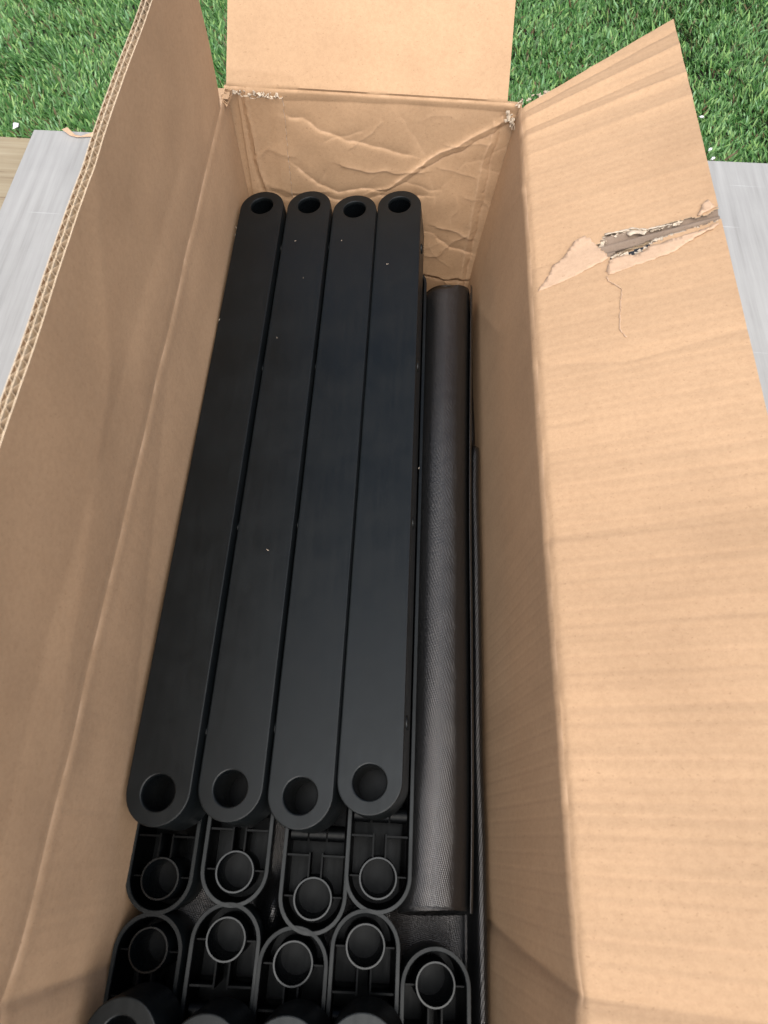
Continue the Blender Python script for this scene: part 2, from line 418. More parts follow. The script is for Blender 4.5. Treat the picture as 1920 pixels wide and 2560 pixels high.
# fold lines on the back wall, read as (x, height below rim)
BC = [([(-0.118, -0.028), (-0.105, -0.030), (-0.085, -0.040), (-0.055, -0.050), (-0.022, -0.058), (0.010, -0.064)], -0.0028, 0.006, 2.2),
      ([(0.112, -0.016), (0.085, -0.034), (0.060, -0.050), (0.036, -0.064), (0.028, -0.072)], 0.0034, 0.006, 1.4),
      ([(0.114, -0.022), (0.088, -0.041), (0.062, -0.058), (0.030, -0.078)], -0.0026, 0.005, 1.6),
      ([(0.028, -0.072), (0.010, -0.088), (-0.010, -0.105), (-0.028, -0.112)], 0.0032, 0.006, 1.6),
      ([(0.028, -0.078), (0.010, -0.096), (-0.010, -0.110)], -0.0022, 0.004, 1.4),
      ([(-0.113, -0.086), (-0.090, -0.106), (-0.065, -0.116), (-0.040, -0.108), (-0.020, -0.112)], -0.0030, 0.006, 2.0),
      ([(-0.062, -0.080), (-0.035, -0.085), (0.0, -0.085), (0.030, -0.082)], 0.0024, 0.006, 1.5),
      ([(-0.150, -0.118), (-0.130, -0.125), (-0.085, -0.122), (-0.055, -0.128), (-0.020, -0.118), (0.030, -0.115)], -0.0030, 0.007, 1.8),
      ([(-0.145, -0.112), (-0.120, -0.120), (-0.08, -0.117)], 0.0018, 0.005, 1.5),
      ([(0.050, -0.155), (0.075, -0.160), (0.096, -0.168)], 0.0026, 0.006, 1.5),
      ([(0.055, -0.172), (0.072, -0.184), (0.098, -0.192)], -0.0030, 0.005, 1.8),
      ([(0.045, -0.200), (0.060, -0.195), (0.075, -0.175), (0.090, -0.162)], 0.0022, 0.006, 1.5),
      ([(0.045, -0.228), (0.070, -0.233), (0.100, -0.232)], 0.0050, 0.006, 2.6),
      ([(0.045, -0.233), (0.070, -0.238), (0.100, -0.237)], -0.0036, 0.004, 2.0),
      ([(0.070, -0.238), (0.080, -0.250), (0.095, -0.252)], 0.0036, 0.005, 1.5),
      ([(0.000, -0.022), (0.030, -0.060), (0.045, -0.12)], -0.0009, 0.010, 1.5),
      ([(-0.160, -0.004), (-0.158, -0.060), (-0.150, -0.125), (-0.150, -0.28)], 0.0046, 0.004, 1.4),
      ([(-0.165, -0.004), (-0.163, -0.060), (-0.156, -0.125), (-0.156, -0.28)], -0.0030, 0.003, 1.4),
      ([(0.098, -0.020), (0.092, -0.10), (0.090, -0.28)], 0.0024, 0.006, 1.4),
      ([(0.106, -0.014), (0.102, -0.10), (0.098, -0.28)], -0.0026, 0.005, 1.4),
      ([(-0.15, -0.072), (-0.142, -0.066), (-0.120, -0.072)], 0.0014, 0.005, 1.5)]
_r = np.random.default_rng(77)
for _k in range(22):
    _x, _z, _a = _r.uniform(-0.14, 0.10), _r.uniform(-0.20, -0.02), _r.normal(0, 0.5); _p = [(_x, _z)]
    for _j in range(3): _a += _r.normal(0, 0.4); _x += 0.014 * math.cos(_a); _z += 0.014 * math.sin(_a); _p.append((_x, _z))
    BC.append((_p, float(_r.choice([-1, 1])) * _r.uniform(0.0005, 0.0012), 0.004, 1.4))
def bjit(S, Y): return 0.0020 * vnoise(S * 70, Y * 70, 34) + 0.0008 * vnoise(S * 260, Y * 260, 36), 0.0020 * vnoise(S * 70 + 9, Y * 70 + 4, 35)
def hB(S, Y):
    h = 0.0017 * vnoise(S * 16 + 5, Y * 14 + 8, 31) + 0.0007 * vnoise(S * 42, Y * 40, 32) + 0.00022 * vnoise(S * 5, Y * 160, 33) + hinge(S + 0.0, 0.0012, 0.0022)
    wall = S < 0.003
    jit, jit2 = bjit(S, Y)
    for pts, am, w, sk in BC: h = h + np.where(wall, crease(Y + jit, S + jit2, pts, am * 0.50, w * 0.30, sk * 1.8), 0)
    h = h * np.where(S > 0, 0.30, 1.0) + np.where(S > 0, crease(S, Y, [(0.0, -0.028), (0.16, -0.024)], -0.0007, 0.010) + crease(S, Y, [(0.016, -0.178), (0.014, -0.13), (0.012, -0.11)], 0.0012, 0.004), 0)
    h = h + np.where(S < 0, crease(S, Y, [(-0.012, -0.12), (-0.009, 0.0), (-0.010, 0.115)], -0.0010, 0.004, 2), 0)
    return h
def hF(S, Y): return 0.002 * vnoise(S * 10, Y * 10, 41) + hinge(S)

def wall(prof, y0, y1, hf, ds=0.004, dy=0.0016, name='side_wall'):
    S, Y, P, Nn = rest(prof, -0.317, 0.0, y0, y1, ds, dy, hf)
    wr = np.exp(-(S / 0.0022) ** 2) * np.clip(0.35 + 0.5 * vnoise(S * 90, Y * 90, 37), 0, 1)
    if prof is PB:
        q1, q2 = bjit(S, Y)
        for pts, am, w, sk in BC: wr = np.maximum(wr, crease(Y + q1, S + q2, pts, min(1, abs(am) / 0.003), 0.0010))
        wr = wr * np.clip(0.55 + 0.6 * vnoise(S * 200, Y * 200, 38), 0, 1)
    return slab(name, P, Nn, TH, M_kraft, M_kraft, box, wear=wr)
wall(PL, YF, YB - 0.004, hL, 0.004, 0.0020)
wall(PR, YF, YB - 0.004, hR, 0.004, 0.0013)
wall(PB, XL - 0.002, XR + 0.002, hB, 0.0010, 0.0010, 'end_wall')
wall(PF, XL - 0.002, XR + 0.002, hF, 0.01, 0.01, 'end_wall')
v, f = box_mesh(XL + 0.018, XR - 0.020, YF + 0.01, YB - 0.01, 0.001, 0.007)
child(mesh_obj('bottom_panel', v, f, M_kraft, smooth=False))

def pt_in_poly(px, py, poly):
    ins = np.zeros(px.shape, bool); n = len(poly)
    for i in range(n):
        x0, y0 = poly[i]; x1, y1 = poly[(i + 1) % n]
        c = ((y0 > py) != (y1 > py)) & (px < (x1 - x0) * (py - y0) / (y1 - y0 + 1e-12) + x0)
        ins ^= c
    return ins

def flap(prof, s1, y0, y1, hf, ds, dy, label=None, warp=None, cut=None, hole=None, pitch=(0.0100, 0.0084)):
    """corrugated double-wall flap: inner liner (the flap itself), middle and outer liner, two fluted sheets"""
    S, Y, P, Nn = rest(prof, 0.0, s1, y0, y1, ds, dy, hf, warp)
    keep = None
    if cut is not None:
        Sc = (S[:-1, :-1] + S[1:, 1:]) / 2; Yc = (Y[:-1, :-1] + Y[1:, 1:]) / 2
        jn = 0.0012 * vnoise(Sc * 700, Yc * 700, 51)
        keep = ~pt_in_poly(Sc + jn, Yc - jn, cut)
    fo = slab('flap', P, Nn, 0.0006, M_kraft, M_cut, box, keep)
    if label: fo['label'] = label
    def sheet(name, off, th, mat, s0=0.006, ds2=0.004, dy2=0.004, wave=None, h2=None):
        sm = s1 - 0.0006
        S2, Y2, P2, N2 = rest(prof, s0, sm, y0 + 0.0004, y1 - 0.0004, ds2, dy2, lambda a, b: hf(a, b) * 0 , warp)
        hh = hf(S2, Y2) + off
        if wave is not None: hh = hh + wave(Y2)
        P2, N2 = prof.at(S2, Y2, hh)
        k2 = None
        if hole is not None:
            Sc = (S2[:-1, :-1] + S2[1:, 1:]) / 2; Yc = (Y2[:-1, :-1] + Y2[1:, 1:]) / 2
            k2 = ~pt_in_poly(Sc, Yc, hole)
        o = slab(name, P2, N2, th, mat, mat if wave is not None else M_cut, box, k2)
        o.parent = fo; o.matrix_parent_inverse = Matrix.Identity(4)
        return o
    fine = 0.0016 if hole is not None else 0.012
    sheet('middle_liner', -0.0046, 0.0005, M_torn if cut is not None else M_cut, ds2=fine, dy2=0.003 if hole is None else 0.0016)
    sheet('outer_liner', -0.0077, 0.0005, M_kraft, ds2=fine, dy2=0.004 if hole is None else 0.0016)
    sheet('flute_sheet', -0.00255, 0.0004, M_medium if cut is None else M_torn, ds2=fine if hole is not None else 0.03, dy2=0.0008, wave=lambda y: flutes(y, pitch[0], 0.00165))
    sheet('flute_sheet', -0.00620, 0.0004, M_medium, ds2=fine if hole is not None else 0.03, dy2=0.0008, wave=lambda y: flutes(y + 0.003, pitch[1], 0.00115))
    return fo
# the parts of a child of the box are stored in world coordinates: keep them there
# left flap, standing straight up
def warpL(S, Y): return S, Y - 0.006 * np.clip((Y - 0.45) / 0.2, 0, 1) * np.exp(-(S / 0.016) ** 2) - 0.5 * np.clip(S - 0.06, 0, 1) ** 1.3 * np.clip((Y - 0.45) / 0.2, 0, 1)
flap(PL, 0.155, YF + 0.004, YB - 0.029, hL, 0.004, 0.004, 'cardboard flap standing upright with its fluted edge showing', warpL)
# right flap, folded outwards and torn
Sc = 0.3617
def flap_px(zx, zy):                               # a point of the torn area -> (s, y) on the right flap
    px, py = 1320 + zx * Sc, 480 + zy * Sc
    r = CM @ np.array([px - 960, py - 1280, F_PX]); t = math.radians(25.0)
    n = np.array([-math.sin(t), 0, math.cos(t)]); u = np.array([math.cos(t), 0, math.sin(t)])
    p0 = np.array([XR, 0, RZ]) - np.array([0, 0, CAMH]); q = r * (p0 @ n) / (r @ n)
    return float((q - p0) @ u), float(q[1])
TEAR = [flap_px(*p) for p in [(470, 375), (535, 295), (640, 272), (700, 255), (830, 258), (960, 220), (1100, 185), (1240, 155), (1335, 95), (1360, 180), (1200, 238), (1000, 302), (850, 376), (790, 424), (735, 452), (690, 446), (610, 466), (572, 476), (520, 420)]]
HOLE = [flap_px(*p) for p in [(560, 462), (610, 415), (680, 385), (740, 355), (850, 315), (840, 372), (790, 424), (730, 452), (685, 448), (610, 472)]]
RF_far = 0.676
def warpR(S, Y):
    k = np.clip((Y - 0.50) / (RF_far - 0.50), 0, 1)
    return S, Y + k * S * 0.350
def hR2(S, Y): return hR(S, Y) + 0.0015 * np.exp(-((S - 0.07) / 0.05) ** 2 - ((Y - 0.44) / 0.03) ** 2)
rf = flap(PR, 0.151, YF + 0.004, RF_far, hR2, 0.0020, 0.0012, 'torn cardboard flap folded outwards with a ragged hole', warpR, TEAR, HOLE)
# back flap
def warpB(S, Y): return S, Y * (1 - 0.02 * S / 0.15) + 0.0
flap(PB, 0.152, XL + 0.001, XR - 0.013, hB, 0.002, 0.002, 'cardboard flap folded back over the turf', warpB)
flap(PF, 0.150, XL + 0.004, XR - 0.004, hF, 0.01, 0.01)

# ---- peeled paper and torn edges on the right flap
def patch_on(prof, poly, hf, lift, mat, name, parent, th=0.0004, label=None, curl=0.0, res=0.0022):
    poly = np.array(poly); (s0, y0), (s1, y1) = poly.min(0), poly.max(0)
    pts = [tuple(p) for p in poly]
    # dense outline with a little ragged noise
    dense = []
    for i in range(len(pts)):
        a = np.array(pts[i]); b = np.array(pts[(i + 1) % len(pts)]); n = max(1, int(np.hypot(*(b - a)) / res))
        for k in range(n):
            q = a + (b - a) * k / n; dense.append(Vector(q + rng.normal(0, 0.00045, 2)))
    grid = [Vector((s, y)) for s in np.arange(s0, s1, res * 1.6) for y in np.arange(y0, y1, res * 1.6)
            if pt_in_poly(np.array([s]), np.array([y]), pts)[0]]
    n = len(dense); res_ = geometry.delaunay_2d_cdt(dense + grid, [(i, (i + 1) % n) for i in range(n)], [list(range(n))], 1, 1e-6)
    vv, ff = res_[0], res_[2]
    A = np.array([(q.x, q.y) for q in vv])
    h = hf(A[:, 0], A[:, 1]) + lift + curl * (A[:, 1] - A[:, 1].min()) / max(1e-6, np.ptp(A[:, 1])) + 0.0003 * vnoise(A[:, 0] * 150, A[:, 1] * 150, 61)
    P, Nn = prof.at(A[:, 0], A[:, 1], h)
    o = mesh_obj(name, P, [tuple(t) for t in ff], mat)
    o.parent = parent; o.matrix_parent_inverse = Matrix.Identity(4)
    sd = o.modifiers.new('thick', 'SOLIDIFY'); sd.thickness = th; sd.offset = 0
    if label: o['label'] = label
    return o
P1 = [flap_px(*p) for p in [(150, 585), (170, 530), (250, 460), (330, 350), (398, 322), (432, 332), (490, 402), (562, 470), (540, 492), (430, 542), (270, 622), (70, 700)]]
P2 = [flap_px(*p) for p in [(560, 592), (547, 560), (572, 492), (620, 470), (690, 450), (735, 456), (795, 428), (855, 388), (1000, 340), (1180, 285), (1320, 222), (1322, 236), (1150, 330), (1010, 425), (870, 478), (700, 540)]]
P3 = [flap_px(*p) for p in [(1172, 168), (1208, 92), (1245, 60), (1300, 106), (1240, 140)]]
P4 = [flap_px(*p) for p in [(682, 282), (720, 256), (785, 252), (826, 270), (808, 300), (760, 288), (735, 296), (705, 302)]]
patch_on(PR, P1, hR2, 0.0002, M_peel, 'peeled_paper', rf, th=0.0003, curl=0.0018)
patch_on(PR, P2, hR2, 0.0002, M_peel, 'peeled_paper', rf, th=0.0003, curl=0.0014)
patch_on(PR, P3, hR2, 0.0005, M_peel, 'peeled_paper', rf, curl=0.0010)
patch_on(PR, P4, hR2, -0.0008, M_fibre, 'paper_scrap', rf, 0.0010)
def strip(name, pts, w, mat, parent, prof=PR, hf=hR2, lift=0.0004):
    a = []; b = []
    d = []
    for i in range(len(pts) - 1):
        p, q = np.array(pts[i]), np.array(pts[i + 1]); n = max(2, int(np.hypot(*(q - p)) / 0.0015))
        d += [p + (q - p) * k / n for k in range(n)]
    d.append(np.array(pts[-1])); d = np.array(d) + rng.normal(0, 0.0003, (len(d), 2))
    ws = w * (0.4 + rng.random(len(d)))
    t = np.gradient(d, axis=0); t /= np.linalg.norm(t, axis=1)[:, None]; nn = np.stack([-t[:, 1], t[:, 0]], 1)
    L = d - nn * ws[:, None] / 2; R = d + nn * ws[:, None] / 2
    A = np.concatenate([L, R]); P, _ = prof.at(A[:, 0], A[:, 1], hf(A[:, 0], A[:, 1]) + lift + 0.0006 * rng.random(len(A)))
    n = len(d); o = mesh_obj(name, P, [(i, i + 1, n + i + 1, n + i) for i in range(n - 1)], mat)
    o.parent = parent; o.matrix_parent_inverse = Matrix.Identity(4)
    sd = o.modifiers.new('thick', 'SOLIDIFY'); sd.thickness = 0.0003
strip('surface_crack', [flap_px(*p) for p in [(552, 600), (560, 630), (620, 660), (655, 685), (640, 800), (640, 960), (682, 1010)]], 0.0009, M_peel, rf, lift=0.00035)
strip('torn_edge', [flap_px(*p) for p in [(530, 300), (640, 278), (720, 258), (830, 262), (1000, 228)]], 0.0016, M_fibre, rf)
strip('torn_edge', [flap_px(*p) for p in [(860, 345), (1000, 300), (1150, 262), (1330, 205)]], 0.0030, M_fibre, rf, lift=-0.0008)

def shreds(cnt, pts, seed, lift):
    r = np.random.default_rng(seed); V, Fc = [], []; pts = np.array(pts)
    for i in range(cnt):
        k = r.integers(0, len(pts) - 1); c = pts[k] + (pts[k + 1] - pts[k]) * r.random() + r.normal(0, 0.0009, 2)
        a = r.normal(0.3, 0.8); L = 0.0022 + 0.004 * r.random(); w = 0.0004 + 0.0009 * r.random()
        d = np.array([math.cos(a), math.sin(a)]) * L / 2; e = np.array([-math.sin(a), math.cos(a)]) * w
        q = np.array([c - d - e, c + d - e * 0.3, c + d + e * 0.3, c - d + e]); h0 = r.random(4) * 0.0022 + lift
        P, _ = PR.at(q[:, 0], q[:, 1], hR2(q[:, 0], q[:, 1]) + h0)
        j = len(V); V += list(P); Fc.append((j, j + 1, j + 2, j + 3))
    o = mesh_obj('paper_shreds', V, Fc, M_fibre, smooth=False); o.parent = rf; o.matrix_parent_inverse = Matrix.Identity(4); o['kind'] = 'stuff'
    sd = o.modifiers.new('t', 'SOLIDIFY'); sd.thickness = 0.00025
shreds(70, [flap_px(*p) for p in [(500, 380), (545, 300), (640, 280), (700, 262), (830, 262), (960, 228), (1100, 192)]], 3, -0.0026)
shreds(60, [flap_px(*p) for p in [(570, 462), (640, 440), (735, 440), (800, 410), (870, 360), (1000, 315), (1200, 250), (1320, 205)]], 4, -0.0022)
# ---- torn corner bits: glue tab on the back wall, ragged corner fibres
def tab():
    S, Y, P, Nn = rest(PB, -0.315, -0.0075, XL + 0.012, -0.1215, 0.0018, 0.0014, lambda a, b: hB(a, b) + 0.0024)
    top = 0.002 * vnoise(Y[-1] * 300, Y[-1] * 0, 71) + 0.0012 * vnoise(Y[-1] * 900, Y[-1] * 0, 72); P[-1, :, 2] += top; P[:, -1, 0] += 0.0006 * vnoise(S[:, -1] * 300, S[:, -1] * 0, 73)
    o = slab('glue_tab', P, Nn, 0.0022, M_kraft, M_fibre, box); o['label'] = 'overlapping cardboard glue tab with torn pale top edge'
tab()
def ragged(name, origin, a, b, n, mat, depth):
    """clump of torn paper shreds between two points"""
    V, Fc = [], []
    for i in range(n):
        t = rng.random(); c = np.array(a) * (1 - t) + np.array(b) * t + rng.normal(0, depth * 0.25, 3)
        L = depth * (0.4 + rng.random()); d = rng.normal(0, 1, 3); d /= np.linalg.norm(d); e = rng.normal(0, 1, 3); e -= d * (e @ d); e /= np.linalg.norm(e)
        w = L * (0.25 + 0.5 * rng.random()); nz = np.cross(d, e)
        q = [c - d * L / 2 - e * w / 2, c + d * L / 2 - e * w * 0.3, c + d * L * 0.4 + e * w * 0.4 + nz * L * 0.2, c - d * L * 0.4 + e * w / 2 + nz * L * 0.15]
        k = len(V); V += q; Fc.append((k, k + 1, k + 2, k + 3))
    o = mesh_obj(name, V, Fc, mat, smooth=False); child(o); o['kind'] = 'stuff'
    sd = o.modifiers.new('t', 'SOLIDIFY'); sd.thickness = 0.0006
z = RZ
ragged('torn_fibres', None, (-0.172, YB - 0.004, z - 0.003), (-0.126, YB - 0.004, z - 0.005), 40, M_fibre, 0.0038)
ragged('torn_fibres', None, (XR - 0.012, YB - 0.006, z - 0.004), (XR - 0.004, YB - 0.010, z - 0.020), 30, M_fibre, 0.0050)
ragged('torn_fibres', None, (XR - 0.006, YB - 0.002, z + 0.000), (XR + 0.030, YB + 0.008, z + 0.010), 22, M_fibre, 0.0042)
ragged('torn_fibres', None, (XL + 0.002, YB - 0.020, z - 0.004), (XL + 0.006, YB - 0.010, z + 0.002), 22, M_kraft, 0.0070)

# ------------------------------------------------------------------ black plastic bars
HW, HT, HC, BL = 0.0241, 0.044, 0.0225, 0.5955      # half width, height, hole centre from tip, hole spacing
R_HOLE = 0.0122
def stadium(hw, yc0, yc1, n=20):
    pts = []
    for k in range(n + 1):
        a = math.pi * k / n; pts.append((hw * math.cos(a), yc1 + hw * math.sin(a)))
    for k in range(n + 1):
        a = math.pi + math.pi * k / n; pts.append((hw * math.cos(a), yc0 + hw * math.sin(a)))
    return pts
def circle(r, cy, n=36): return [(r * math.cos(2 * math.pi * k / n), cy + r * math.sin(2 * math.pi * k / n)) for k in range(n)]
Y0c, Y1c = HW - HC, BL - HW + HC                    # arc centres, measured from the near hole at y = 0

def bar_meshes():
    out = {}
    V, Fc = [], []
    def loop(pts, z):
        i = len(V); V.extend([(x, y, z) for x, y in pts]); return list(range(i, i + len(pts)))
    def join(a, b, flip=False):
        n = len(a)
        for k in range(n):
            q = (a[k], a[(k + 1) % n], b[(k + 1) % n], b[k]); Fc.append(q[::-1] if flip else q)
    ns = 20
    prof = [(-0.0011, 0.0), (-0.0005, -0.00015), (-0.00012, -0.0006), (0.0, -0.0013), (0.0012, -HT + 0.0006), (0.0009, -HT)]
    loops = [loop(stadium(HW + d, Y0c, Y1c, ns), z) for d, z in prof]
    for a, b in zip(loops[:-1], loops[1:]): join(b, a)
    inner = [(-0.0016, -HT), (-0.0021, -HT + 0.0006), (-0.0034, -0.0035)]
    il = [loop(stadium(HW + d, Y0c, Y1c, ns), z) for d, z in inner]
    join(il[0], loops[-1])
    for a, b in zip(il[:-1], il[1:]): join(b, a)
    hl = []
    for cy in (0.0, BL):
        h = [loop(circle(R_HOLE + d, cy), z) for d, z in ((0.0012, 0.0), (0.0005, -0.0003), (0.0, -0.0012), (0.0, -0.0035))]
        for a, b in zip(h[:-1], h[1:]): join(a, b)
        hl.append((h[0], h[-1]))
    # top plate and its underside, with the holes left open
    for outer, idx, flip in ((loops[0], 0, False), (il[-1], 1, True)):
        polys = [outer, hl[0][idx], hl[1][idx]]; flat = [i for p in polys for i in p]
        tri = geometry.tessellate_polygon([[Vector((V[i][0], V[i][1], 0)) for i in p] for p in polys])
        for t in tri:
            q = tuple(flat[i] for i in t)
            a, b, c = (V[i] for i in q)
            up = (b[0] - a[0]) * (c[1] - a[1]) - (b[1] - a[1]) * (c[0] - a[0]) > 0
            if up == flip: q = q[::-1]
            Fc.append(q)
    out['shell'] = (V, Fc)
    # tube: annulus from under the top plate to just below the open rim
    def lathe(prof_, n=36):
        v = []; f = []
        m = len(prof_)
        for r, z in prof_:
            v += [(r * math.cos(2 * math.pi * k / n), r * math.sin(2 * math.pi * k / n), z) for k in range(n)]
        for j in range(m - 1):
            for k in range(n): f.append((j * n + k, j * n + (k + 1) % n, (j + 1) * n + (k + 1) % n, (j + 1) * n + k))
        return v, f
    zt, zb = -0.0032, -HT + 0.0012
    out['tube'] = lathe([(R_HOLE, zt), (R_HOLE + 0.0006, zb + 0.0006), (R_HOLE + 0.0009, zb), (R_HOLE + 0.0020, zb), (R_HOLE + 0.0023, zb + 0.0006), (R_HOLE + 0.0030, zt)])
    out['tube_floor'] = lathe([(0.0001, 0.0), (R_HOLE + 0.0008, 0.0)])
    return out
BM = bar_meshes()
def shared(name, vf, mat, smooth_deg=35, two=False):
    o = mesh_obj(name, vf[0], vf[1], mat); fix_normals(o); auto_smooth(o, smooth_deg)
    for p in o.data.polygons:
        if abs(p.normal.z) > 0.999: p.use_smooth = False
    if two:                                          # the inside takes the darker copy, its shade put into the colour
        o.data.materials.append(M_plas_shade)
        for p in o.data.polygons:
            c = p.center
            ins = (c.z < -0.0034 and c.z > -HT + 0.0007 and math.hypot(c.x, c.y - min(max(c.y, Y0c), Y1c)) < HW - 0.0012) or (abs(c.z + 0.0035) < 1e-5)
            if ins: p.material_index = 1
    me = o.data; bpy.data.objects.remove(o); return me
ME = {'shell': shared('bar_shell', BM['shell'], M_plas, 35, True), 'tube': shared('bar_tube', BM['tube'], M_gloss), 'floor': shared('bar_tube_floor', BM['tube_floor'], M_plas_shade)}
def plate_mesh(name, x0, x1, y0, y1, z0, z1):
    v, f = box_mesh(x0, x1, y0, y1, z0, z1); return shared(name, (v, f), M_plas_shade)
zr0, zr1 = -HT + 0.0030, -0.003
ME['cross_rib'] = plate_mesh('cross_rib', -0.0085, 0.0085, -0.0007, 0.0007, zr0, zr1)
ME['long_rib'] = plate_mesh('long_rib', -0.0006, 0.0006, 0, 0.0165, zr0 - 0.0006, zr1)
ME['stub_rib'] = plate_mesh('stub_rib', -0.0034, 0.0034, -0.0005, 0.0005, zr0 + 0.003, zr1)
def barrel_mesh():                                   # a hinge-like cylinder segment lying across the bar
    n = 24; v = []; f = []
    for x in (-0.0064, 0.0064):
        v += [(x, 0.0058 * math.cos(2 * math.pi * k / n), 0.0058 * math.sin(2 * math.pi * k / n)) for k in range(n)]
    f = [(k, (k + 1) % n, n + (k + 1) % n, n + k) for k in range(n)] + [tuple(range(n))[::-1], tuple(range(n, 2 * n))]
    return shared('barrel', (v, f), M_plas_shade)
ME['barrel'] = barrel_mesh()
def stud_mesh():
    n = 20; v = []; f = []
    pr = [(0.0058, -0.0012), (0.0056, 0.0008), (0.0048, 0.0016), (0.0036, 0.0018), (0.0030, 0.0010), (0.0004, 0.0008)]
    for r, h in pr: v += [(h, r * math.cos(2 * math.pi * k / n), r * math.sin(2 * math.pi * k / n)) for k in range(n)]
    for j in range(len(pr) - 1):
        for k in range(n): f.append((j * n + k, j * n + (k + 1) % n, (j + 1) * n + (k + 1) % n, (j + 1) * n + k))
    return shared('stud', (v, f), M_plas)
ME['stud'] = stud_mesh()

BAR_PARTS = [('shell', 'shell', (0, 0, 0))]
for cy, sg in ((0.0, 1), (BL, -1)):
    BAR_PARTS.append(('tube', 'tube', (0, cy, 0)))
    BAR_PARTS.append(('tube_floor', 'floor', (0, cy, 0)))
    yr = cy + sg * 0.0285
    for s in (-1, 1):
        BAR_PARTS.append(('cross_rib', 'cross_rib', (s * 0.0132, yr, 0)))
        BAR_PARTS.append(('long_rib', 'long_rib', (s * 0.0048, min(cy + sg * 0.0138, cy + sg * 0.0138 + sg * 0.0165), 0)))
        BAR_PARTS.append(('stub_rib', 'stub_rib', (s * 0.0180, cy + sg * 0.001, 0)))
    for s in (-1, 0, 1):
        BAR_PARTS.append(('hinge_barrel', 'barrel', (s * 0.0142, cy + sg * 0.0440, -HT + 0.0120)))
for yb in (0.045, 0.215, 0.385, 0.545):
    BAR_PARTS.append(('stud', 'stud', (HW + 0.0002, yb, -0.0165)))

def make_bar(loc, roll, yaw, flip, label, group, detail=True):
    t = empty('plastic_bar', loc)
    # flip: lying upside down, open side up
    t.rotation_euler = (0, math.pi * flip + roll, yaw) if not flip else (0, math.pi + roll, yaw)
    t.rotation_mode = 'XYZ'
    for nm, key, off in BAR_PARTS:
        if nm == 'stud' and flip: continue
        if nm == 'tube_floor': off = (0, off[1], -0.0050 if flip else -0.0400)
        o = bpy.data.objects.new(nm, ME[key]); COL.objects.link(o); o.parent = t; o.location = off
    tag(t, label, 'plastic bar', group)
    return t
def W(x, y, zc): return (x, y, zc + CAMH)
ORD = ['leftmost', 'second from left', 'third from left', 'rightmost']
TOPZ = -0.530
rl = [-8.0, -7.5, -8.0, -7.5]
for i, (x, y, yw) in enumerate([(-0.1458, 0.0257, 0.0), (-0.0951, 0.0310, -0.0006), (-0.0448, 0.0285, -0.0004), (0.0043, 0.0400, 0.0)]):
    make_bar(W(x, y, TOPZ), math.radians(rl[i]), yw, 0, '%s of four long smooth black bars lying side by side' % ORD[i], 'long bars lying hole side up')
# upside-down bars of the far bundle: the near ends stick out below the long bars
LOWZ = -0.5795
for i, (x, y, rr) in enumerate([(-0.1450, -0.0305, -3), (-0.0940, -0.0235, 2), (-0.0335, -0.0385, 1), (0.0157, -0.0230, -1)]):
    b_ = make_bar(W(x, y, LOWZ - HT), math.radians(rr), 0.0, 1, '%s upside-down black bar end showing its ring just under the long bars' % ORD[i], 'upside-down bars of the far bundle')
# upside-down bars of the near bundle: their far ends point away from the viewer
for i, (x, y, rr) in enumerate([(-0.1440, -0.0755, -4), (-0.0935, -0.0668, 1), (-0.0430, -0.0795, 0), (0.0073, -0.0666, 1), (0.0580, -0.0885, 2)]):
    nm = ['leftmost', 'second from left', 'third from left', 'fourth from left', 'rightmost'][i]
    lab = '%s upside-down black bar end in the lower row, rounded end pointing away' % nm
    if i == 4: lab = 'separate upside-down black bar end below the fabric roll at bottom right'
    make_bar(W(x, y - BL, LOWZ - HT - (0.004 if i == 4 else 0)), math.radians(rr), 0.0, 1, lab, 'upside-down bars of the near bundle')
for i, (x, y) in enumerate([(-0.1418, -0.1160), (-0.0890, -0.1225), (-0.0388, -0.1215), (0.0085, -0.1180)]):
    make_bar(W(x, y - BL, -0.526), math.radians(-6), 0.0, 0, '%s black ring-ended bar cut off by the bottom picture edge' % ORD[i], 'upper bars of the near bundle')

# ------------------------------------------------------------------ fabric roll and sheet
def fabric_roll():
    t = np.linspace(0, 1, 120); turns = 2.6
    ang = math.pi * 0.15 - 2 * math.pi * turns * t
    r = 0.0292 - 0.0095 * t
    ny = 90; ys = np.linspace(-0.047, 0.588, ny)
    P = []; uv = []
    arc = np.concatenate([[0], np.cumsum(np.hypot(np.diff(r * np.cos(ang)), np.diff(r * np.sin(ang))))])
    for k, y in enumerate(ys):
        f_ = (y + 0.047) / 0.635; cx = 0.0598 + 0.0062 * f_ + 0.0011 * math.sin(y * 11 + 1); cz = -0.6095 + 0.0014 * math.sin(y * 9) + 0.0012 * math.sin(y * 21)
        rr = r * (1 + 0.012 * vnoise(np.cos(ang) * 2 + 5, np.full_like(ang, y * 9), 81))
        sl = (0.0035 * np.cos(ang - 1.2) + 0.004 * t) * (k == 0) + (-0.009 * np.cos(ang - 2.6) - 0.012 * t) * (k == ny - 1)   # cut edge is not quite square
        P.append(np.stack([cx + rr * np.cos(ang) * 1.0, np.full_like(ang, y) + sl, CAMH + cz + rr * np.sin(ang) * (0.84 + 0.03 * math.sin(y * 7))], 1)); uv.append(np.stack([arc, np.full_like(ang, y)], 1))
    P = np.array(P); uv = np.array(uv).reshape(-1, 2)
    o = mesh_obj('fabric_roll', P.reshape(-1, 3), grid_faces(ny, 120), M_fab, uv=uv)
    sd = o.modifiers.new('t', 'SOLIDIFY'); sd.thickness = 0.0008; sd.offset = -1
    tag(o, 'rolled-up black woven fabric tube lying beside the right wall of the box', 'fabric roll')
fabric_roll()
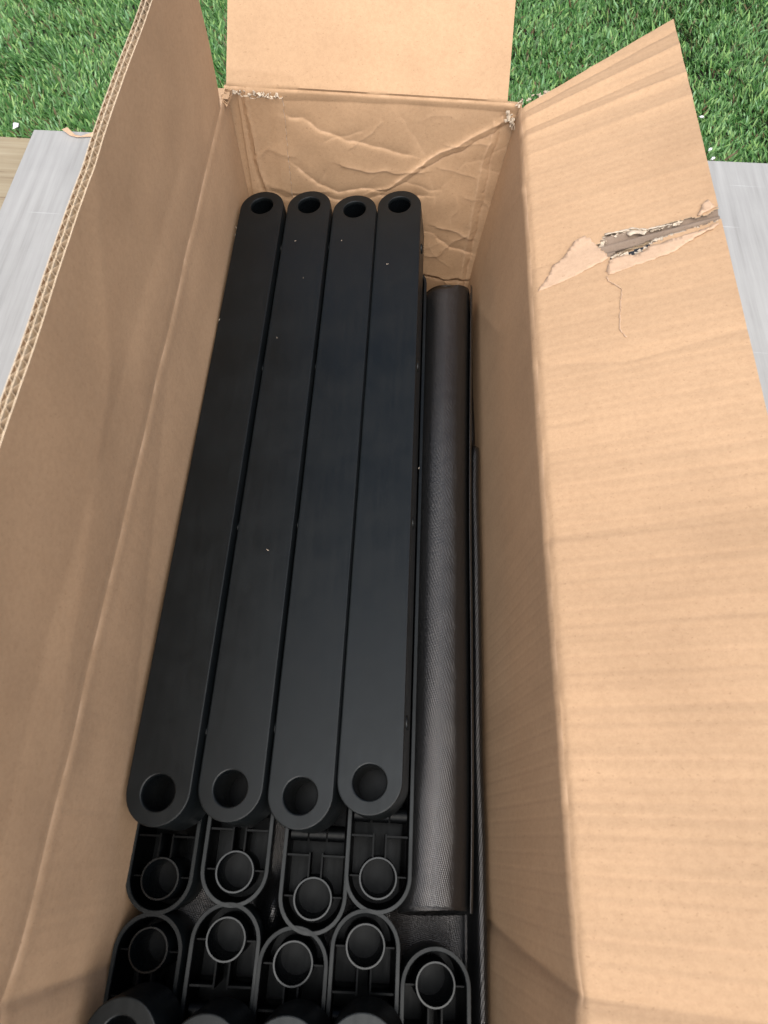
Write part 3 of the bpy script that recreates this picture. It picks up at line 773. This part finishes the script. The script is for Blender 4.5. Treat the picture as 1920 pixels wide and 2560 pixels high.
def fabric_sheet():
    prof = [(-0.160, -0.634), (-0.10, -0.634), (-0.03, -0.634), (0.025, -0.636), (0.034, -0.641), (0.045, -0.645), (0.060, -0.647), (0.078, -0.647), (0.088, -0.644), (0.0925, -0.636),
            (0.0950, -0.627), (0.0972, -0.6228), (0.0995, -0.6215), (0.1017, -0.6228), (0.1033, -0.628), (0.1040, -0.645), (0.1040, -0.68)]
    p = np.array(prof); d = np.concatenate([[0], np.cumsum(np.hypot(*np.diff(p, axis=0).T))])
    dd = np.linspace(0, d[-1], 150); X = np.interp(dd, d, p[:, 0]); Z = np.interp(dd, d, p[:, 1])
    for _ in range(2):
        X[1:-1] = (X[:-2] + 2 * X[1:-1] + X[2:]) / 4; Z[1:-1] = (Z[:-2] + 2 * Z[1:-1] + Z[2:]) / 4
    ny = 220; ys = np.linspace(-0.60, 0.60, ny); P = []; uv = []
    for y in ys:
        amp = np.where(X < 0.09, 0.004, 0.0012)
        z_ = Z + amp * vnoise(X * 22 + 3, np.full_like(X, y * 16), 91)
        drop = np.clip((y - 0.385) / 0.02, 0, 1); z_ = np.where(X > 0.088, z_ - drop * 0.03 * np.clip((X - 0.088) / 0.006, 0, 1), z_)
        xx = X + np.where(X > 0.09, 0.0012 * vnoise(X * 0, np.full_like(X, y * 12), 92), 0)
        # ridge between two bar ends
        z_ = z_ + 0.022 * np.exp(-((X + 0.064) / 0.010) ** 2 - ((y + 0.052) / 0.02) ** 2)
        P.append(np.stack([xx, np.full_like(X, y), CAMH + z_], 1)); uv.append(np.stack([dd, np.full_like(X, y)], 1))
    P = np.array(P); uv = np.array(uv).reshape(-1, 2)
    o = mesh_obj('folded_fabric_sheet', P.reshape(-1, 3), grid_faces(ny, 150), M_fab2, uv=uv)
    sd = o.modifiers.new('t', 'SOLIDIFY'); sd.thickness = 0.0012; sd.offset = -1
    tag(o, 'folded black woven sheet under the bars with its fold standing along the right wall', 'fabric sheet')
fabric_sheet()

# ------------------------------------------------------------------ small debris and an added dark sheet
def dark_hole_backing():  # made-up dark sheet below the flap so its hole looks black
    c = np.array([flap_px(700, 400)[0], flap_px(700, 400)[1]]); P, _ = PR.at(c[:1], c[1:], np.zeros(1)); p = P[0]; k = 0.012
    d = p - np.array([0, 0, CAMH]); t = (k - CAMH) / d[2]; g = d * t
    n = 18; V = []; uv = []
    for i in range(n):
        for j in range(n):
            x, y = (i / (n - 1) - 0.5) * 0.13, (j / (n - 1) - 0.5) * 0.11
            V.append((g[0] + x, g[1] + y, 0.010 + 0.006 * float(vnoise(x * 40 + 3, y * 40 + 1, 95)))); uv.append((x, y))
    o = mesh_obj('added_dark_backing', V, grid_faces(n, n), M_fab2, uv=uv); sd = o.modifiers.new('t', 'SOLIDIFY'); sd.thickness = 0.0015
    tag(o, 'dark sheet added under the torn flap to blacken its hole', 'scrap')
dark_hole_backing()
def scrap(name, loc, size, mat, label, cat, seed, group=None, flat=0.25):
    r = np.random.default_rng(seed); bm = bmesh.new(); bmesh.ops.create_icosphere(bm, subdivisions=2, radius=1)
    for v in bm.verts:
        k = 1 + 0.35 * r.normal(); v.co = Vector((v.co.x * size[0] * k, v.co.y * size[1] * k, v.co.z * size[2] * (1 + 0.3 * r.normal())))
    me = bpy.data.meshes.new(name); bm.to_mesh(me); bm.free(); me.materials.append(mat)
    o = bpy.data.objects.new(name, me); COL.objects.link(o); o.location = loc; o.rotation_euler = (r.normal() * 0.2, r.normal() * 0.2, r.random() * 6)
    tag(o, label, cat, group); return o
def gpt(px, py, zc=0.0):                              # display pixel -> point on level zc
    r = CM @ np.array([px * 1920 / 1659 - 960, py * 1920 / 1659 - 1280, F_PX]); k = (zc - CAMH) / r[2]
    return (r[0] * k, r[1] * k, zc)
for i, (px, py, s, lab) in enumerate([(1516, 252, 0.0055, 'white foam crumb on the turf just right of the torn flap'),
                                      (1534, 322, 0.0040, 'upper white shred at the turf edge beside the torn flap'),
                                      (1540, 342, 0.0045, 'lower white shred where turf meets board beside the torn flap'),
                                      (34, 271, 0.0085, 'white shreds at the turf edge above the tan deck')]):
    scrap('white_scrap', gpt(px, py, 0.0005 if i else 0.004), (s * 0.75, s * 0.5, s * 0.4), M_white, lab, 'scrap', 100 + i, 'white scraps by the turf edge')
def paper_chip(name, pts, zc, mat, label):
    P = [gpt(*p, zc + h) for p, h in pts]
    o = mesh_obj(name, P, [tuple(range(len(P)))], mat, smooth=False); sd = o.modifiers.new('t', 'SOLIDIFY'); sd.thickness = 0.0012
    tag(o, label, 'scrap')
paper_chip('cardboard_scrap', [((134, 280), .004), ((146, 275), .010), ((162, 291), .004), ((176, 294), .003), ((204, 285), .004), ((205, 295), .0015), ((168, 297), .0015), ((152, 293), .0015)], 0.0, M_peel, 'torn brown cardboard scrap at the turf edge left of the box')

def flecks():
    V, Fc = [], []
    r = np.random.default_rng(5)
    spots = [(510, 491), (508, 507), (638, 520), (738, 519), (837, 570), (598, 729), (474, 690), (578, 1188), (905, 1011), (655, 600), (700, 640), (430, 1050), (388, 1217), (850, 1060), (560, 560), (800, 1500), (690, 1330), (880, 700), (740, 600), (845, 540)]
    for i, (px, py) in enumerate(spots[:10]):
        c = np.array(gpt(px, py, TOPZ + CAMH + 0.0045)); a = r.random() * 3; L = 0.0007 + 0.0005 * r.random() if i < 9 else 0.0003 + 0.0003 * r.random()
        d = np.array([math.cos(a), math.sin(a), 0.1]) * L; e = np.array([-math.sin(a), math.cos(a), 0]) * 0.0002
        k = len(V); V += [c - d - e, c + d - e * .5, c + d + e * .5, c - d + e]; Fc.append((k, k + 1, k + 2, k + 3))
    o = mesh_obj('dust_flecks', V, Fc, M_fibre, smooth=False); sd = o.modifiers.new('t', 'SOLIDIFY'); sd.thickness = 0.0003
    tag(o, 'tiny pale paper flecks scattered over the long black bars', 'flecks', kind='stuff')
flecks()
